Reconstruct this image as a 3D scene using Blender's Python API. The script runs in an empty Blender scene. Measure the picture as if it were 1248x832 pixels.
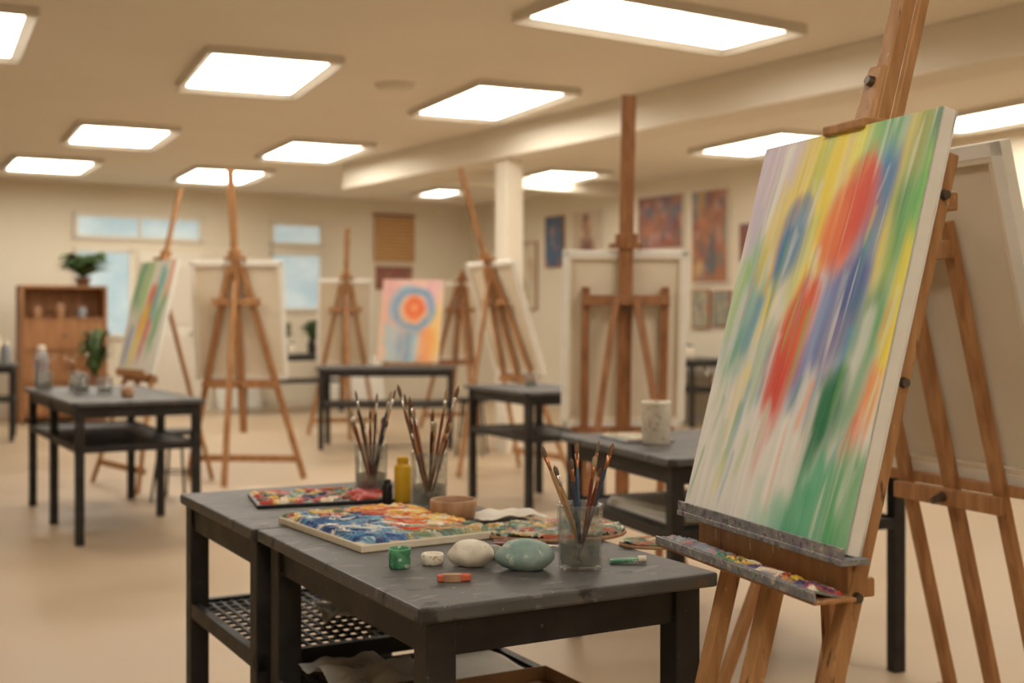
import bpy, bmesh, math, random
import numpy as np
from mathutils import Vector, Matrix, noise as mnoise

random.seed(7)
scene = bpy.context.scene
COL = scene.collection
H_CAM = 1.18
CEIL = 2.9

def lin(c):
    out = []
    for v in c[:3]:
        v = v / 255.0
        out.append(v / 12.92 if v <= 0.04045 else ((v + 0.055) / 1.055) ** 2.4)
    return out

# ------------------------------------------------------------------ materials
def pmat(name, c1, c2=None, scale=(5, 5, 5), rough=0.5, metal=0.0, bump=0.0, bscale=None,
         detail=5, trans=0.0, lo=0.35, hi=0.65, spec=0.5, rough2=None, ior=1.45, emis=None, estr=0, spots=None):
    m = bpy.data.materials.new(name)
    m.use_nodes = True
    nt = m.node_tree
    N, L = nt.nodes, nt.links
    b = N['Principled BSDF']
    b.inputs['Roughness'].default_value = rough
    b.inputs['Metallic'].default_value = metal
    b.inputs['Transmission Weight'].default_value = trans
    b.inputs['IOR'].default_value = ior
    b.inputs['Specular IOR Level'].default_value = spec
    tc = N.new('ShaderNodeTexCoord')
    mp = N.new('ShaderNodeMapping'); mp.inputs['Scale'].default_value = scale
    L.new(tc.outputs['Object'], mp.inputs['Vector'])
    nz = N.new('ShaderNodeTexNoise'); nz.inputs['Scale'].default_value = 1.0
    nz.inputs['Detail'].default_value = detail
    L.new(mp.outputs['Vector'], nz.inputs['Vector'])
    rp = N.new('ShaderNodeValToRGB')
    rp.color_ramp.elements[0].position = lo; rp.color_ramp.elements[1].position = hi
    rp.color_ramp.elements[0].color = (*lin(c1), 1)
    rp.color_ramp.elements[1].color = (*lin(c2 or c1), 1)
    L.new(nz.outputs['Fac'], rp.inputs['Fac'])
    outc = rp.outputs['Color']
    for k, (sc, sv, thr) in enumerate(spots or []):
        m3 = N.new('ShaderNodeMapping'); m3.inputs['Scale'].default_value = sv; m3.inputs['Location'].default_value = (k * 7.3, k * 3.1, 0)
        L.new(tc.outputs['Object'], m3.inputs['Vector'])
        n3 = N.new('ShaderNodeTexNoise'); n3.inputs['Scale'].default_value = 1.0; n3.inputs['Detail'].default_value = 6
        L.new(m3.outputs['Vector'], n3.inputs['Vector'])
        r3 = N.new('ShaderNodeMapRange'); r3.inputs['From Min'].default_value = thr; r3.inputs['From Max'].default_value = thr + .06
        L.new(n3.outputs['Fac'], r3.inputs['Value'])
        mx = N.new('ShaderNodeMix'); mx.data_type = 'RGBA'
        L.new(r3.outputs['Result'], mx.inputs['Factor']); L.new(outc, mx.inputs[6]); mx.inputs[7].default_value = (*lin(sc), 1)
        outc = mx.outputs[2]
    L.new(outc, b.inputs['Base Color'])
    if rough2 is not None:
        mr = N.new('ShaderNodeMapRange')
        mr.inputs['To Min'].default_value = rough; mr.inputs['To Max'].default_value = rough2
        mr.inputs['From Min'].default_value = .3; mr.inputs['From Max'].default_value = .7
        L.new(nz.outputs['Fac'], mr.inputs['Value']); L.new(mr.outputs['Result'], b.inputs['Roughness'])
    if bump:
        n2 = N.new('ShaderNodeTexNoise'); n2.inputs['Scale'].default_value = 1.0
        n2.inputs['Detail'].default_value = 4
        m2 = N.new('ShaderNodeMapping'); m2.inputs['Scale'].default_value = bscale or scale
        L.new(tc.outputs['Object'], m2.inputs['Vector']); L.new(m2.outputs['Vector'], n2.inputs['Vector'])
        bp = N.new('ShaderNodeBump'); bp.inputs['Strength'].default_value = bump
        bp.inputs['Distance'].default_value = 0.002
        L.new(n2.outputs['Fac'], bp.inputs['Height']); L.new(bp.outputs['Normal'], b.inputs['Normal'])
    if emis:
        b.inputs['Emission Color'].default_value = (*emis, 1); b.inputs['Emission Strength'].default_value = estr
    return m

def attrmat(name, rough=0.5, bscale=(300, 300, 300), bump=0.3, spec=0.4):
    m = bpy.data.materials.new(name); m.use_nodes = True
    nt = m.node_tree; N, L = nt.nodes, nt.links
    b = N['Principled BSDF']; b.inputs['Roughness'].default_value = rough
    b.inputs['Specular IOR Level'].default_value = spec
    a = N.new('ShaderNodeAttribute'); a.attribute_name = 'Col'
    L.new(a.outputs['Color'], b.inputs['Base Color'])
    tc = N.new('ShaderNodeTexCoord'); mp = N.new('ShaderNodeMapping'); mp.inputs['Scale'].default_value = bscale
    nz = N.new('ShaderNodeTexNoise'); nz.inputs['Scale'].default_value = 1; nz.inputs['Detail'].default_value = 3
    bp = N.new('ShaderNodeBump'); bp.inputs['Strength'].default_value = bump; bp.inputs['Distance'].default_value = .0015
    L.new(tc.outputs['Object'], mp.inputs['Vector']); L.new(mp.outputs['Vector'], nz.inputs['Vector'])
    L.new(nz.outputs['Fac'], bp.inputs['Height']); L.new(bp.outputs['Normal'], b.inputs['Normal'])
    return m

def thinglass(name, tint, gloss=.06, murk=0.0, murkcol=(150, 140, 120)):
    m = bpy.data.materials.new(name); m.use_nodes = True
    nt = m.node_tree; N, L = nt.nodes, nt.links
    for n in list(N): N.remove(n)
    out = N.new('ShaderNodeOutputMaterial')
    tr = N.new('ShaderNodeBsdfTransparent'); tr.inputs['Color'].default_value = (*tint, 1)
    df = N.new('ShaderNodeBsdfDiffuse'); df.inputs['Color'].default_value = (*lin(murkcol), 1)
    gl = N.new('ShaderNodeBsdfGlossy'); gl.inputs['Roughness'].default_value = .04
    lw = N.new('ShaderNodeLayerWeight'); lw.inputs['Blend'].default_value = .25
    tc = N.new('ShaderNodeTexCoord'); nz = N.new('ShaderNodeTexNoise'); nz.inputs['Scale'].default_value = 45; nz.inputs['Detail'].default_value = 5
    L.new(tc.outputs['Object'], nz.inputs['Vector'])
    mr = N.new('ShaderNodeMapRange'); mr.inputs['From Min'].default_value = .45; mr.inputs['From Max'].default_value = .8
    mr.inputs['To Min'].default_value = murk; mr.inputs['To Max'].default_value = min(1, murk + .45)
    L.new(nz.outputs['Fac'], mr.inputs['Value'])
    m1 = N.new('ShaderNodeMixShader'); L.new(mr.outputs['Result'], m1.inputs['Fac']); L.new(tr.outputs[0], m1.inputs[1]); L.new(df.outputs[0], m1.inputs[2])
    ad = N.new('ShaderNodeMath'); ad.operation = 'MULTIPLY_ADD'; ad.inputs[1].default_value = .75; ad.inputs[2].default_value = gloss
    L.new(lw.outputs['Facing'], ad.inputs[0])
    pw = N.new('ShaderNodeMath'); pw.operation = 'POWER'; pw.inputs[1].default_value = 2.5; L.new(ad.outputs[0], pw.inputs[0])
    a2 = N.new('ShaderNodeMath'); a2.operation = 'ADD'; a2.inputs[1].default_value = .04; a2.use_clamp = True; L.new(pw.outputs[0], a2.inputs[0])
    m2 = N.new('ShaderNodeMixShader'); L.new(a2.outputs[0], m2.inputs['Fac']); L.new(m1.outputs[0], m2.inputs[1]); L.new(gl.outputs[0], m2.inputs[2])
    L.new(m2.outputs[0], out.inputs['Surface'])
    return m

M = {}
M['wall'] = pmat('wall_paint', (236, 227, 208), (231, 221, 201), (1, 1, 1), .85, bump=.15, bscale=(60, 60, 60))
M['ceil'] = pmat('ceiling_paint', (241, 233, 218), (237, 228, 212), (.7, .7, .7), .9)
M['beam'] = pmat('beam_paint', (238, 230, 214), (234, 225, 208), (1, 1, 1), .85)
M['floor'] = pmat('floor_concrete', (174, 152, 124), (191, 169, 141), (.9, .9, .9), .36, rough2=.5, bump=.08, bscale=(25, 25, 25), lo=.3, hi=.7, detail=9)
M['trim'] = pmat('trim_paint', (226, 217, 201), None, rough=.5)
M['wood'] = pmat('easel_beech', (156, 110, 68), (194, 148, 100), (55, 55, 5), .45, bump=.2, bscale=(170, 170, 9), lo=.25, hi=.75, spots=[((106, 70, 46), (50, 50, 12), .64), ((206, 178, 142), (90, 90, 40), .66)])
M['wood_b'] = pmat('easel_honey', (156, 108, 66), (188, 140, 94), (45, 45, 4), .5, bump=.15, bscale=(150, 150, 8))
M['wood_d'] = pmat('easel_brown', (138, 92, 58), (168, 118, 78), (45, 45, 4), .5, bump=.15, bscale=(150, 150, 8))
M['wood_cab'] = pmat('cabinet_wood', (150, 102, 64), (176, 126, 84), (30, 30, 3), .5)
M['tabletop'] = pmat('tabletop_grey', (72, 72, 73), (100, 98, 96), (5, 5, 5), .42, rough2=.6, bump=.2, bscale=(140, 140, 140), detail=10, lo=.3, hi=.72,
                     spots=[((114, 111, 107), (18, 44, 30), .60), ((54, 52, 52), (14, 18, 16), .60), ((160, 154, 146), (70, 70, 70), .69), ((112, 92, 78), (26, 22, 26), .66)])
M['black'] = pmat('black_paint', (26, 25, 25), (46, 43, 41), (14, 14, 14), .42, rough2=.6, bump=.1, bscale=(60, 60, 60), detail=8, spots=[((92, 84, 76), (60, 60, 60), .68)])
M['canvas'] = pmat('canvas_primed', (243, 240, 232), (239, 235, 225), (20, 20, 20), .75, bump=.25, bscale=(700, 700, 700))
M['canvas_back'] = pmat('canvas_raw', (234, 222, 200), (227, 213, 188), (5, 5, 5), .9, bump=.3, bscale=(600, 600, 600))
M['stretcher'] = pmat('stretcher_pine', (236, 225, 204), (229, 215, 190), (30, 30, 3), .6)
M['steel'] = pmat('steel_dark', (92, 84, 76), (120, 112, 104), (50, 50, 50), .35, metal=.9)
M['alu'] = pmat('aluminium_smeared', (124, 126, 134), (166, 164, 162), (60, 60, 60), .45, metal=.3, spots=[((120, 96, 130), (70, 70, 70), .58), ((200, 190, 176), (90, 90, 90), .60), ((90, 120, 96), (60, 60, 60), .62)])
M['glass'] = thinglass('clear_glass', (.93, .945, .94), .10, .03, (190, 190, 182))
M['water'] = thinglass('murky_water', (.80, .80, .77), .0, .22, (150, 146, 134))
M['paper'] = pmat('paper_white', (232, 227, 216), (222, 215, 202), (8, 8, 8), .8)
M['cloth'] = pmat('cloth_grey', (196, 192, 184), (168, 164, 158), (14, 14, 14), .85, spots=[((120, 132, 140), (40, 40, 40), .62)])
M['card'] = pmat('cardboard', (160, 126, 94), (178, 144, 110), (12, 12, 12), .85)
M['leaf'] = pmat('leaf_green', (58, 80, 44), (92, 114, 66), (9, 9, 9), .5)
M['pot'] = pmat('terracotta', (140, 100, 76), (122, 84, 62), (9, 9, 9), .8)
M['pane'] = pmat('window_daylight', (150, 172, 180), (196, 206, 204), (1.6, 1.6, 3), .15, emis=tuple(lin((176, 196, 202))), estr=.55)
M['frame_w'] = pmat('window_frame_white', (232, 227, 214), rough=.5)
M['door'] = pmat('door_white', (238, 231, 216), (232, 225, 210), (2, 2, 2), .5)
M['cream'] = pmat('cream_ceramic', (234, 227, 210), (226, 215, 195), (20, 20, 20), .35)
M['cream_s'] = pmat('cream_ceramic_speckled', (238, 232, 216), (226, 216, 196), (24, 24, 24), .4, spots=[((170, 136, 108), (60, 60, 60), .60), ((116, 136, 128), (45, 45, 45), .63), ((140, 116, 100), (110, 110, 110), .64)])
M['clay'] = pmat('tan_clay', (160, 120, 88), (188, 148, 114), (40, 40, 12), .55, bump=.3, bscale=(80, 80, 80))
M['stone_w'] = pmat('stone_cream', (230, 223, 208), (202, 191, 172), (28, 28, 28), .6, bump=.4, bscale=(120, 120, 120), spots=[((156, 146, 128), (160, 160, 160), .66)])
M['stone_t'] = pmat('stone_teal', (126, 154, 148), (160, 180, 172), (24, 24, 24), .65, bump=.5, bscale=(120, 120, 120), spots=[((186, 198, 188), (60, 60, 60), .60)])
M['stone_g'] = pmat('stone_grey', (140, 146, 136), (164, 166, 154), (40, 40, 40), .6, bump=.4, bscale=(120, 120, 120))
M['green'] = pmat('green_paint', (46, 112, 78), (96, 166, 122), (60, 60, 60), .4, bump=.5, bscale=(200, 200, 200), spots=[((196, 208, 192), (90, 90, 90), .58)])
M['red'] = pmat('red_pastel', (196, 76, 52), (216, 112, 80), (90, 90, 90), .7)
M['yellow'] = pmat('yellow_plastic', (226, 180, 48), (214, 164, 36), (9, 9, 9), .35)
M['blackplastic'] = pmat('black_plastic', (28, 27, 28), rough=.35)
M['bluegrey'] = pmat('bluegrey_plastic', (146, 152, 160), (172, 176, 180), (9, 9, 9), .4)
M['slat'] = pmat('blind_wood', (192, 148, 98), (208, 166, 114), (5, 5, 60), .55)
M['hand_red'] = pmat('handle_maroon', (112, 52, 40), (134, 68, 50), (20, 20, 20), .3)
M['hand_tan'] = pmat('handle_tan', (176, 134, 92), (198, 158, 114), (90, 90, 12), .4)
M['hand_dark'] = pmat('handle_dark', (52, 36, 30), (76, 54, 42), (20, 20, 20), .3)
M['hand_blue'] = pmat('handle_blue', (58, 72, 92), (72, 88, 110), (20, 20, 20), .3)
M['ferrule'] = pmat('ferrule_nickel', (190, 184, 172), rough=.25, metal=1)
M['ferrule_c'] = pmat('ferrule_copper', (176, 120, 84), rough=.3, metal=1)
M['brist'] = pmat('bristle_brown', (96, 66, 46), (134, 98, 68), (400, 400, 20), .8)
M['brist_w'] = pmat('bristle_pale', (190, 168, 134), (164, 140, 106), (400, 400, 20), .8)
M['brist_g'] = pmat('bristle_stained', (96, 84, 72), (130, 104, 80), (400, 400, 20), .7)
M['paint_hero'] = attrmat('acrylic_streaks', .5, (600, 600, 45), .5)
M['paint'] = attrmat('acrylic_paint', .55, (300, 300, 60), .3)
M['impasto'] = attrmat('impasto_paint', .3, (260, 260, 260), .5, .55)
M['print'] = attrmat('poster_print', .5, (50, 50, 50), .02)
M['lamp'] = pmat('lamp_diffuser', (255, 250, 240), rough=.5, emis=(1.0, .935, .825), estr=11.0)
M['lampframe'] = pmat('lamp_frame', (222, 214, 198), rough=.45)
M['reflector'] = pmat('lamp_reflector', (228, 220, 205), rough=.5)

# ------------------------------------------------------------------ builders
class B:
    def __init__(s): s.bm = bmesh.new()
    def quad(s, a, b, c, d):
        vs = [s.bm.verts.new(Vector(p)) for p in (a, b, c, d)]; s.bm.faces.new(vs)
    def hexa(s, pts):
        v = [s.bm.verts.new(p) for p in pts]
        for f in ((0, 3, 2, 1), (4, 5, 6, 7), (0, 1, 5, 4), (1, 2, 6, 5), (2, 3, 7, 6), (3, 0, 4, 7)):
            s.bm.faces.new([v[i] for i in f])
    def box(s, c, sz, rz=0.0):
        c = Vector(c); x, y, z = [k / 2 for k in sz]
        R = Matrix.Rotation(rz, 3, 'Z')
        s.hexa([c + R @ Vector(p) for p in ((-x, -y, -z), (x, -y, -z), (x, y, -z), (-x, y, -z), (-x, -y, z), (x, -y, z), (x, y, z), (-x, y, z))])
        return s
    def bar(s, p1, p2, w, d, xd=(1, 0, 0), w2=None):
        p1 = Vector(p1); p2 = Vector(p2); z = (p2 - p1).normalized()
        x = Vector(xd); x = (x - z * x.dot(z)).normalized(); y = z.cross(x)
        pts = []
        for p, ww in ((p1, w), (p2, w2 or w)):
            for a, b in ((-1, -1), (1, -1), (1, 1), (-1, 1)):
                pts.append(p + x * a * ww / 2 + y * b * d / 2)
        s.hexa(pts); return s
    def cyl(s, p1, p2, r1, r2=None, seg=16):
        p1 = Vector(p1); p2 = Vector(p2); r2 = r1 if r2 is None else r2
        z = (p2 - p1).normalized(); x = z.orthogonal().normalized(); y = z.cross(x)
        rings = []
        for p, r in ((p1, r1), (p2, r2)):
            rings.append([s.bm.verts.new(p + (x * math.cos(2 * math.pi * i / seg) + y * math.sin(2 * math.pi * i / seg)) * r) for i in range(seg)])
        for i in range(seg):
            j = (i + 1) % seg
            s.bm.faces.new((rings[0][i], rings[0][j], rings[1][j], rings[1][i]))
        s.bm.faces.new(list(reversed(rings[0]))); s.bm.faces.new(rings[1]); return s
    def lathe(s, prof, seg=32, o=(0, 0, 0)):
        o = Vector(o); rings = []
        for r, z in prof:
            if r < 1e-6: rings.append([s.bm.verts.new(o + Vector((0, 0, z)))])
            else: rings.append([s.bm.verts.new(o + Vector((r * math.cos(2 * math.pi * i / seg), r * math.sin(2 * math.pi * i / seg), z))) for i in range(seg)])
        for a, b in zip(rings[:-1], rings[1:]):
            for i in range(seg):
                j = (i + 1) % seg
                if len(a) == 1 and len(b) == 1: continue
                if len(a) == 1: s.bm.faces.new((a[0], b[j], b[i]))
                elif len(b) == 1: s.bm.faces.new((a[i], a[j], b[0]))
                else: s.bm.faces.new((a[i], a[j], b[j], b[i]))
        return s
    def done(s, name, mat, parent=None, bevel=0.0, smooth=False, loc=None, rot=None, label=None):
        bmesh.ops.recalc_face_normals(s.bm, faces=s.bm.faces)
        if smooth:
            for f in s.bm.faces: f.smooth = True
        me = bpy.data.meshes.new(name); s.bm.to_mesh(me); s.bm.free()
        me.materials.append(M[mat] if isinstance(mat, str) else mat)
        ob = bpy.data.objects.new(name, me); COL.objects.link(ob)
        if parent: ob.parent = parent
        if loc is not None: ob.location = loc
        if rot is not None: ob.rotation_euler = rot
        if bevel:
            md = ob.modifiers.new('bevel', 'BEVEL'); md.width = bevel; md.segments = 2; md.limit_method = 'ANGLE'
        if label: ob['label'] = label
        return ob

def top(name, label, cat, loc=(0, 0, 0), rot=(0, 0, 0), group=None):
    e = bpy.data.objects.new(name, None); COL.objects.link(e)
    e.location = loc; e.rotation_euler = rot; e.empty_display_size = .1
    e['label'] = label; e['category'] = cat
    if group: e['group'] = group
    return e

def structure(ob): ob['kind'] = 'structure'; return ob

# ------------------------------------------------------------------ painting raster
def n1(rng, x):
    tab = rng.random(257)
    xx = np.mod(x, 256.0); i = np.clip(np.floor(xx).astype(int), 0, 255); f = xx - i; f = f * f * (3 - 2 * f)
    return tab[i] * (1 - f) + tab[i + 1] * f
def sst(a, b, x):
    t = np.clip((x - a) / (b - a), 0, 1); return t * t * (3 - 2 * t)
def blur(buf, k, ax):
    if k < 1: return buf
    w = np.exp(-.5 * (np.arange(-2 * k, 2 * k + 1) / k) ** 2); w /= w.sum()
    pad = [(0, 0)] * 3; pad[ax] = (2 * k, 2 * k)
    p = np.pad(buf, pad, mode='edge'); out = np.zeros_like(buf); n = buf.shape[ax]
    for i, ww in enumerate(w):
        sl = [slice(None)] * 3; sl[ax] = slice(i, i + n); out += ww * p[tuple(sl)]
    return out

def raster(nx, nz, aspect, bg, strokes, seed=1, soft=.35, kx=0, ky=0, after=None, dryk=.35, ragged=1.0):
    rng = np.random.default_rng(seed)
    buf = np.zeros((nz, nx, 3)); buf[:] = lin(bg)
    tt, ss = np.mgrid[0:1:nz * 1j, 0:1:nx * 1j]
    x = ss * aspect
    def lay(buf, strokes):
        for st in strokes:
            s0, t0, s1, t1, w, col, a = st[:7]
            ell = st[7] if len(st) > 7 else 0
            x0, x1 = s0 * aspect, s1 * aspect
            dx, dy = x1 - x0, t1 - t0; Ln = math.hypot(dx, dy) + 1e-6; ux, uy = dx / Ln, dy / Ln
            tau = ((x - x0) * ux + (tt - t0) * uy) / Ln
            lat = (-(x - x0) * uy + (tt - t0) * ux)
            lam = lat / w + .16 * (n1(rng, tau * 3 + 50) - .5) * 2
            rag = n1(rng, lat * 45 + 100) * .6 + n1(rng, lat * 150 + 60) * .4
            if ell:
                # brush-loaded patch: rounded head, long dry ragged tail
                tw = tau + ragged * .30 * (rag - .5)
                mend = sst(-.06, .10, tw) * (1 - sst(.62, 1.12, tw))
                q = np.clip(tau, 0.001, .999) ** .8
                env = np.clip(np.sin(math.pi * q), .05, 1) ** .42
            else:
                e = .06 + .46 * rag * ragged
                mend = sst(-.10, .08, tau + .18 * (rag - .5)) * (1 - sst(.93 - e, 1.05, tau))
                env = 1.0
            rough = n1(rng, tt * 12 + 30 + lat * 8) - .5
            side = 1 - sst(soft, 1.12, np.abs(lam) / env + .26 * rough)
            streak = .55 * n1(rng, lat * 50 + 90 + .8 * n1(rng, tau * 3)) + .45 * n1(rng, lat * 150 + 20 + .5 * n1(rng, tau * 5))
            al = a * mend * side * (.66 + .34 * sst(.25, .6, streak))
            c = np.array(lin(col))
            v = (n1(rng, lat * 50 + 20) - .5) * .16
            cc = np.clip(c[None, None, :] * (1 + v[..., None]), 0, 1)
            buf = buf * (1 - al[..., None]) + cc * al[..., None]
        return buf
    buf = lay(buf, strokes)
    buf = blur(blur(buf, kx, 1), ky, 0)
    if after: buf = lay(buf, after)
    fine = n1(rng, x * 150 + tt * 8 + .6 * n1(rng, tt * 14)) - .5
    dry = sst(.60, .92, n1(rng, x * 110 + tt * 9 + 40) * (.45 + .55 * n1(rng, tt * 9 + x * 23))) * dryk
    buf = buf * (1 - dry[..., None]) + np.array(lin(bg))[None, None, :] * dry[..., None]
    return np.clip(buf * (1 + .06 * fine[..., None]), 0, 1)

def painted_grid(name, W, Ht, buf, mat, parent, y=0.0, z0=0.0, label=None):
    nz, nx = buf.shape[:2]
    xs = np.linspace(-W / 2, W / 2, nx); zs = np.linspace(z0 + Ht, z0, nz)
    X, Z = np.meshgrid(xs, zs)
    co = np.stack([X, np.full_like(X, y), Z], -1).reshape(-1, 3)
    idx = np.arange(nx * nz).reshape(nz, nx)
    f = np.stack([idx[:-1, :-1], idx[1:, :-1], idx[1:, 1:], idx[:-1, 1:]], -1).reshape(-1, 4)
    return grid_mesh(name, co, f, buf.reshape(-1, 3), mat, parent, label, False)

def grid_mesh(name, co, f, cols, mat, parent, label=None, smooth=True):
    me = bpy.data.meshes.new(name)
    me.vertices.add(len(co)); me.vertices.foreach_set('co', co.astype(np.float32).ravel())
    me.loops.add(f.size); me.polygons.add(len(f))
    me.loops.foreach_set('vertex_index', f.astype(np.int32).ravel())
    me.polygons.foreach_set('loop_start', np.arange(0, f.size, 4, dtype=np.int32))
    me.polygons.foreach_set('loop_total', np.full(len(f), 4, dtype=np.int32))
    me.update(calc_edges=True)
    if smooth: me.polygons.foreach_set('use_smooth', np.ones(len(f), dtype=bool))
    ca = me.color_attributes.new(name='Col', type='FLOAT_COLOR', domain='POINT')
    c4 = np.ones((len(co), 4), dtype=np.float32); c4[:, :3] = cols
    ca.data.foreach_set('color', c4.ravel())
    me.materials.append(M[mat])
    ob = bpy.data.objects.new(name, me); COL.objects.link(ob)
    if parent: ob.parent = parent
    if label: ob['label'] = label
    return ob

# ------------------------------------------------------------------ room
A = Vector((.829, .559)); Bv = Vector((-.559, .829))
RA = math.atan2(.559, .829)
def pq(p, q, z=0.0): return Vector((p * A.x + q * Bv.x, p * A.y + q * Bv.y, z))
P0, P1, Q0, Q1 = -3.2, 9.9, -3.2, 15.8
def room_box(name, p0, p1, q0, q1, z0, z1, mat, bevel=0):
    b = B(); b.box(((p0 + p1) / 2, (q0 + q1) / 2, (z0 + z1) / 2), (p1 - p0, q1 - q0, z1 - z0))
    return structure(b.done(name, mat, rot=(0, 0, RA), bevel=bevel))
room_box('floor', P0 - .2, P1 + .2, Q0 - .2, Q1 + .2, -.1, 0, 'floor')
room_box('ceiling', P0 - .2, P1 + .2, Q0 - .2, Q1 + .2, CEIL, CEIL + .1, 'ceil')
room_box('wall_back', P0 - .2, P1 + .2, Q1, Q1 + .2, 0, CEIL, 'wall')
room_box('wall_right', P1, P1 + .2, Q0 - .2, Q1, 0, CEIL, 'wall')
room_box('wall_left', P0 - .2, P0, Q0 - .2, Q1, 0, CEIL, 'wall')
room_box('wall_front', P0, P1, Q0 - .2, Q0, 0, CEIL, 'wall')
room_box('baseboard_back', P0, P1, Q1 - .015, Q1, 0, .1, 'trim')
room_box('baseboard_right', P1 - .015, P1, Q0, Q1 - .015, 0, .1, 'trim')
room_box('trim_1', 6.03, 6.40, Q0, 12.3, 2.62, CEIL, 'beam', .01)      # ceiling beam
room_box('trim_2', 6.40, P1, 12.0, 12.3, 2.74, CEIL, 'beam', .01)
room_box('trim_3', 6.09, 6.27, 9.12, 9.30, 0, 2.62, 'beam', .004)      # column

def window(n, p0, p1, z0, z1, nmull=1):
    b = B(); w = .05; q = Q1 - .02; dq = .04
    b.box(((p0 + p1) / 2, q, z1 - w / 2), (p1 - p0, dq, w)); b.box(((p0 + p1) / 2, q, z0 + w / 2), (p1 - p0, dq, w))
    b.box((p0 + w / 2, q, (z0 + z1) / 2), (w, dq, z1 - z0)); b.box((p1 - w / 2, q, (z0 + z1) / 2), (w, dq, z1 - z0))
    for k in range(1, nmull):
        x = p0 + (p1 - p0) * k / nmull; b.box((x, q, (z0 + z1) / 2), (w * .8, dq, z1 - z0))
    fr = structure(b.done('window_%d' % n, 'frame_w', rot=(0, 0, RA)))
    g = B(); g.box(((p0 + p1) / 2, Q1 - .008, (z0 + z1) / 2), (p1 - p0 - .04, .01, z1 - z0 - .04))
    gp = g.done('window_pane', 'pane'); gp.parent = fr; gp['kind'] = 'structure'
window(1, 4.05, 5.70, 2.20, 2.53, 2)
window(2, 4.05, 4.78, .95, 2.09, 1)
window(3, 6.66, 7.44, 2.20, 2.53, 1)
window(4, 6.66, 7.44, 1.30, 2.12, 1)
b = B(); b.box((5.27, Q1 - .02, 1.03), (.84, .04, 2.06))
d = structure(b.done('door_1', 'door', rot=(0, 0, RA), bevel=.004))
b = B(); b.box((5.27, Q1 - .045, 1.5), (.6, .012, .75)); b.box((5.27, Q1 - .045, .6), (.6, .012, .75)); b.done('door_panel', 'trim', d, .004)
b = B(); b.cyl((5.6, Q1 - .04, 1.0), (5.6, Q1 - .09, 1.0), .012); b.cyl((5.6, Q1 - .09, 1.0), (5.5, Q1 - .09, 1.0), .011); b.done('door_handle', 'steel', d)

t = top('slatted_blind', 'honey wood slatted blind hanging on the cream wall', 'blind', pq(8.58, Q1 - .03), (0, 0, RA))
b = B()
for i in range(12): b.box((0, 0, 2.05 + i * .054), (.66, .012, .046))
b.done('blind_slats', 'slat', t)
b = B(); b.box((0, 0, 2.70), (.69, .03, .03)); b.done('head_rail', 'wood_d', t)

# ------------------------------------------------------------------ posters
def rnd_strokes(cols, n, seed, wmin=.03, wmax=.12, vert=.5, ell=1):
    r = random.Random(seed); out = []
    for i in range(n):
        s, tt = r.random(), r.random(); l = r.uniform(.1, .4)
        ang = r.uniform(0, math.pi) if r.random() > vert else math.pi / 2 + r.uniform(-.3, .3)
        out.append((s, tt - l * .5 * math.sin(ang), s + l * math.cos(ang), tt + l * .5 * math.sin(ang), r.uniform(wmin, wmax), r.choice(cols), r.uniform(.5, .85), ell))
    return out
def poster(label, cat, u0, u1, z0, z1, wall, bg, strokes, frame='black', seed=1, name='wall_painting'):
    W, Hh = abs(u1 - u0), z1 - z0; c = (u0 + u1) / 2
    if wall == 'right': loc = pq(P1 - .004, c, z0); r = RA - math.pi / 2
    else: loc = pq(c, Q1 - .004, z0); r = RA
    t = top(name, label, cat, loc, (0, 0, r))
    b = B(); f = .02
    b.box((0, -.012, Hh / 2), (W, .02, Hh)); b.done('backing', frame, t, .002)
    buf = raster(56, int(56 * Hh / W) + 2, W / Hh, bg, strokes, seed, kx=1, ky=1)
    painted_grid('picture', W - 2 * f, Hh - 2 * f, buf, 'print', t, y=-.024, z0=f)
BL, RD, OR, YE, GR, PK, NV, TL = (84, 108, 142), (158, 84, 70), (196, 130, 90), (206, 180, 120), (92, 124, 98), (200, 160, 148), (66, 76, 98), (98, 130, 134)
poster('tall blue abstract painting on the cream wall', 'painting', 13.40, 13.83, 1.90, 2.60, 'right', (88, 112, 144), rnd_strokes([BL, NV, OR, (150, 170, 190)], 22, 3), 'wood_d')
poster('portrait of a figure with reddish hair on pale ground', 'painting', 12.60, 13.2, 2.02, 2.62, 'right', (212, 196, 172),
       [(.5, .62, .5, 1.4, .36, (116, 60, 60), .97), (.52, .02, .5, .72, .19, (112, 52, 46), .97, 1), (.52, .14, .52, .60, .10, (208, 162, 136), .97, 1), (.52, .5, .5, .76, .05, (196, 150, 126), .9)], 'trim')
poster('large red, blue and ochre abstract painting on wall', 'painting', 11.0, 11.85, 2.03, 2.71, 'right', (150, 106, 92), rnd_strokes([RD, TL, OR, BL, PK, (128, 80, 76), TL, RD], 46, 8, .05, .14), 'trim')
poster('large orange and teal abstract painting on wall', 'painting', 10.24, 10.86, 1.60, 2.70, 'right', (170, 118, 88), rnd_strokes([RD, OR, OR, TL, YE, (84, 96, 110), PK, TL], 60, 12, .04, .1), 'trim')
poster('small green and cream picture hung below a larger one', 'painting', 10.55, 10.86, 1.08, 1.54, 'right', (176, 168, 146), rnd_strokes([GR, OR, BL, NV], 14, 15), 'wood_d')
poster('small grey and ochre picture hung below a larger one', 'painting', 10.2, 10.5, 1.10, 1.52, 'right', (150, 150, 140), rnd_strokes([GR, (120, 130, 134), YE, NV], 14, 17), 'wood_d')
poster('small red-brown picture on the cream wall', 'painting', 9.8, 10.08, 1.82, 2.28, 'right', (140, 90, 74), rnd_strokes([RD, BL, YE], 10, 19), 'trim')
poster('narrow cream picture in a thin dark frame', 'painting', 14.03, 14.4, 1.32, 2.28, 'right', (222, 210, 186), rnd_strokes([(190, 174, 148), (200, 160, 126)], 8, 21), 'wood_d')
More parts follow.
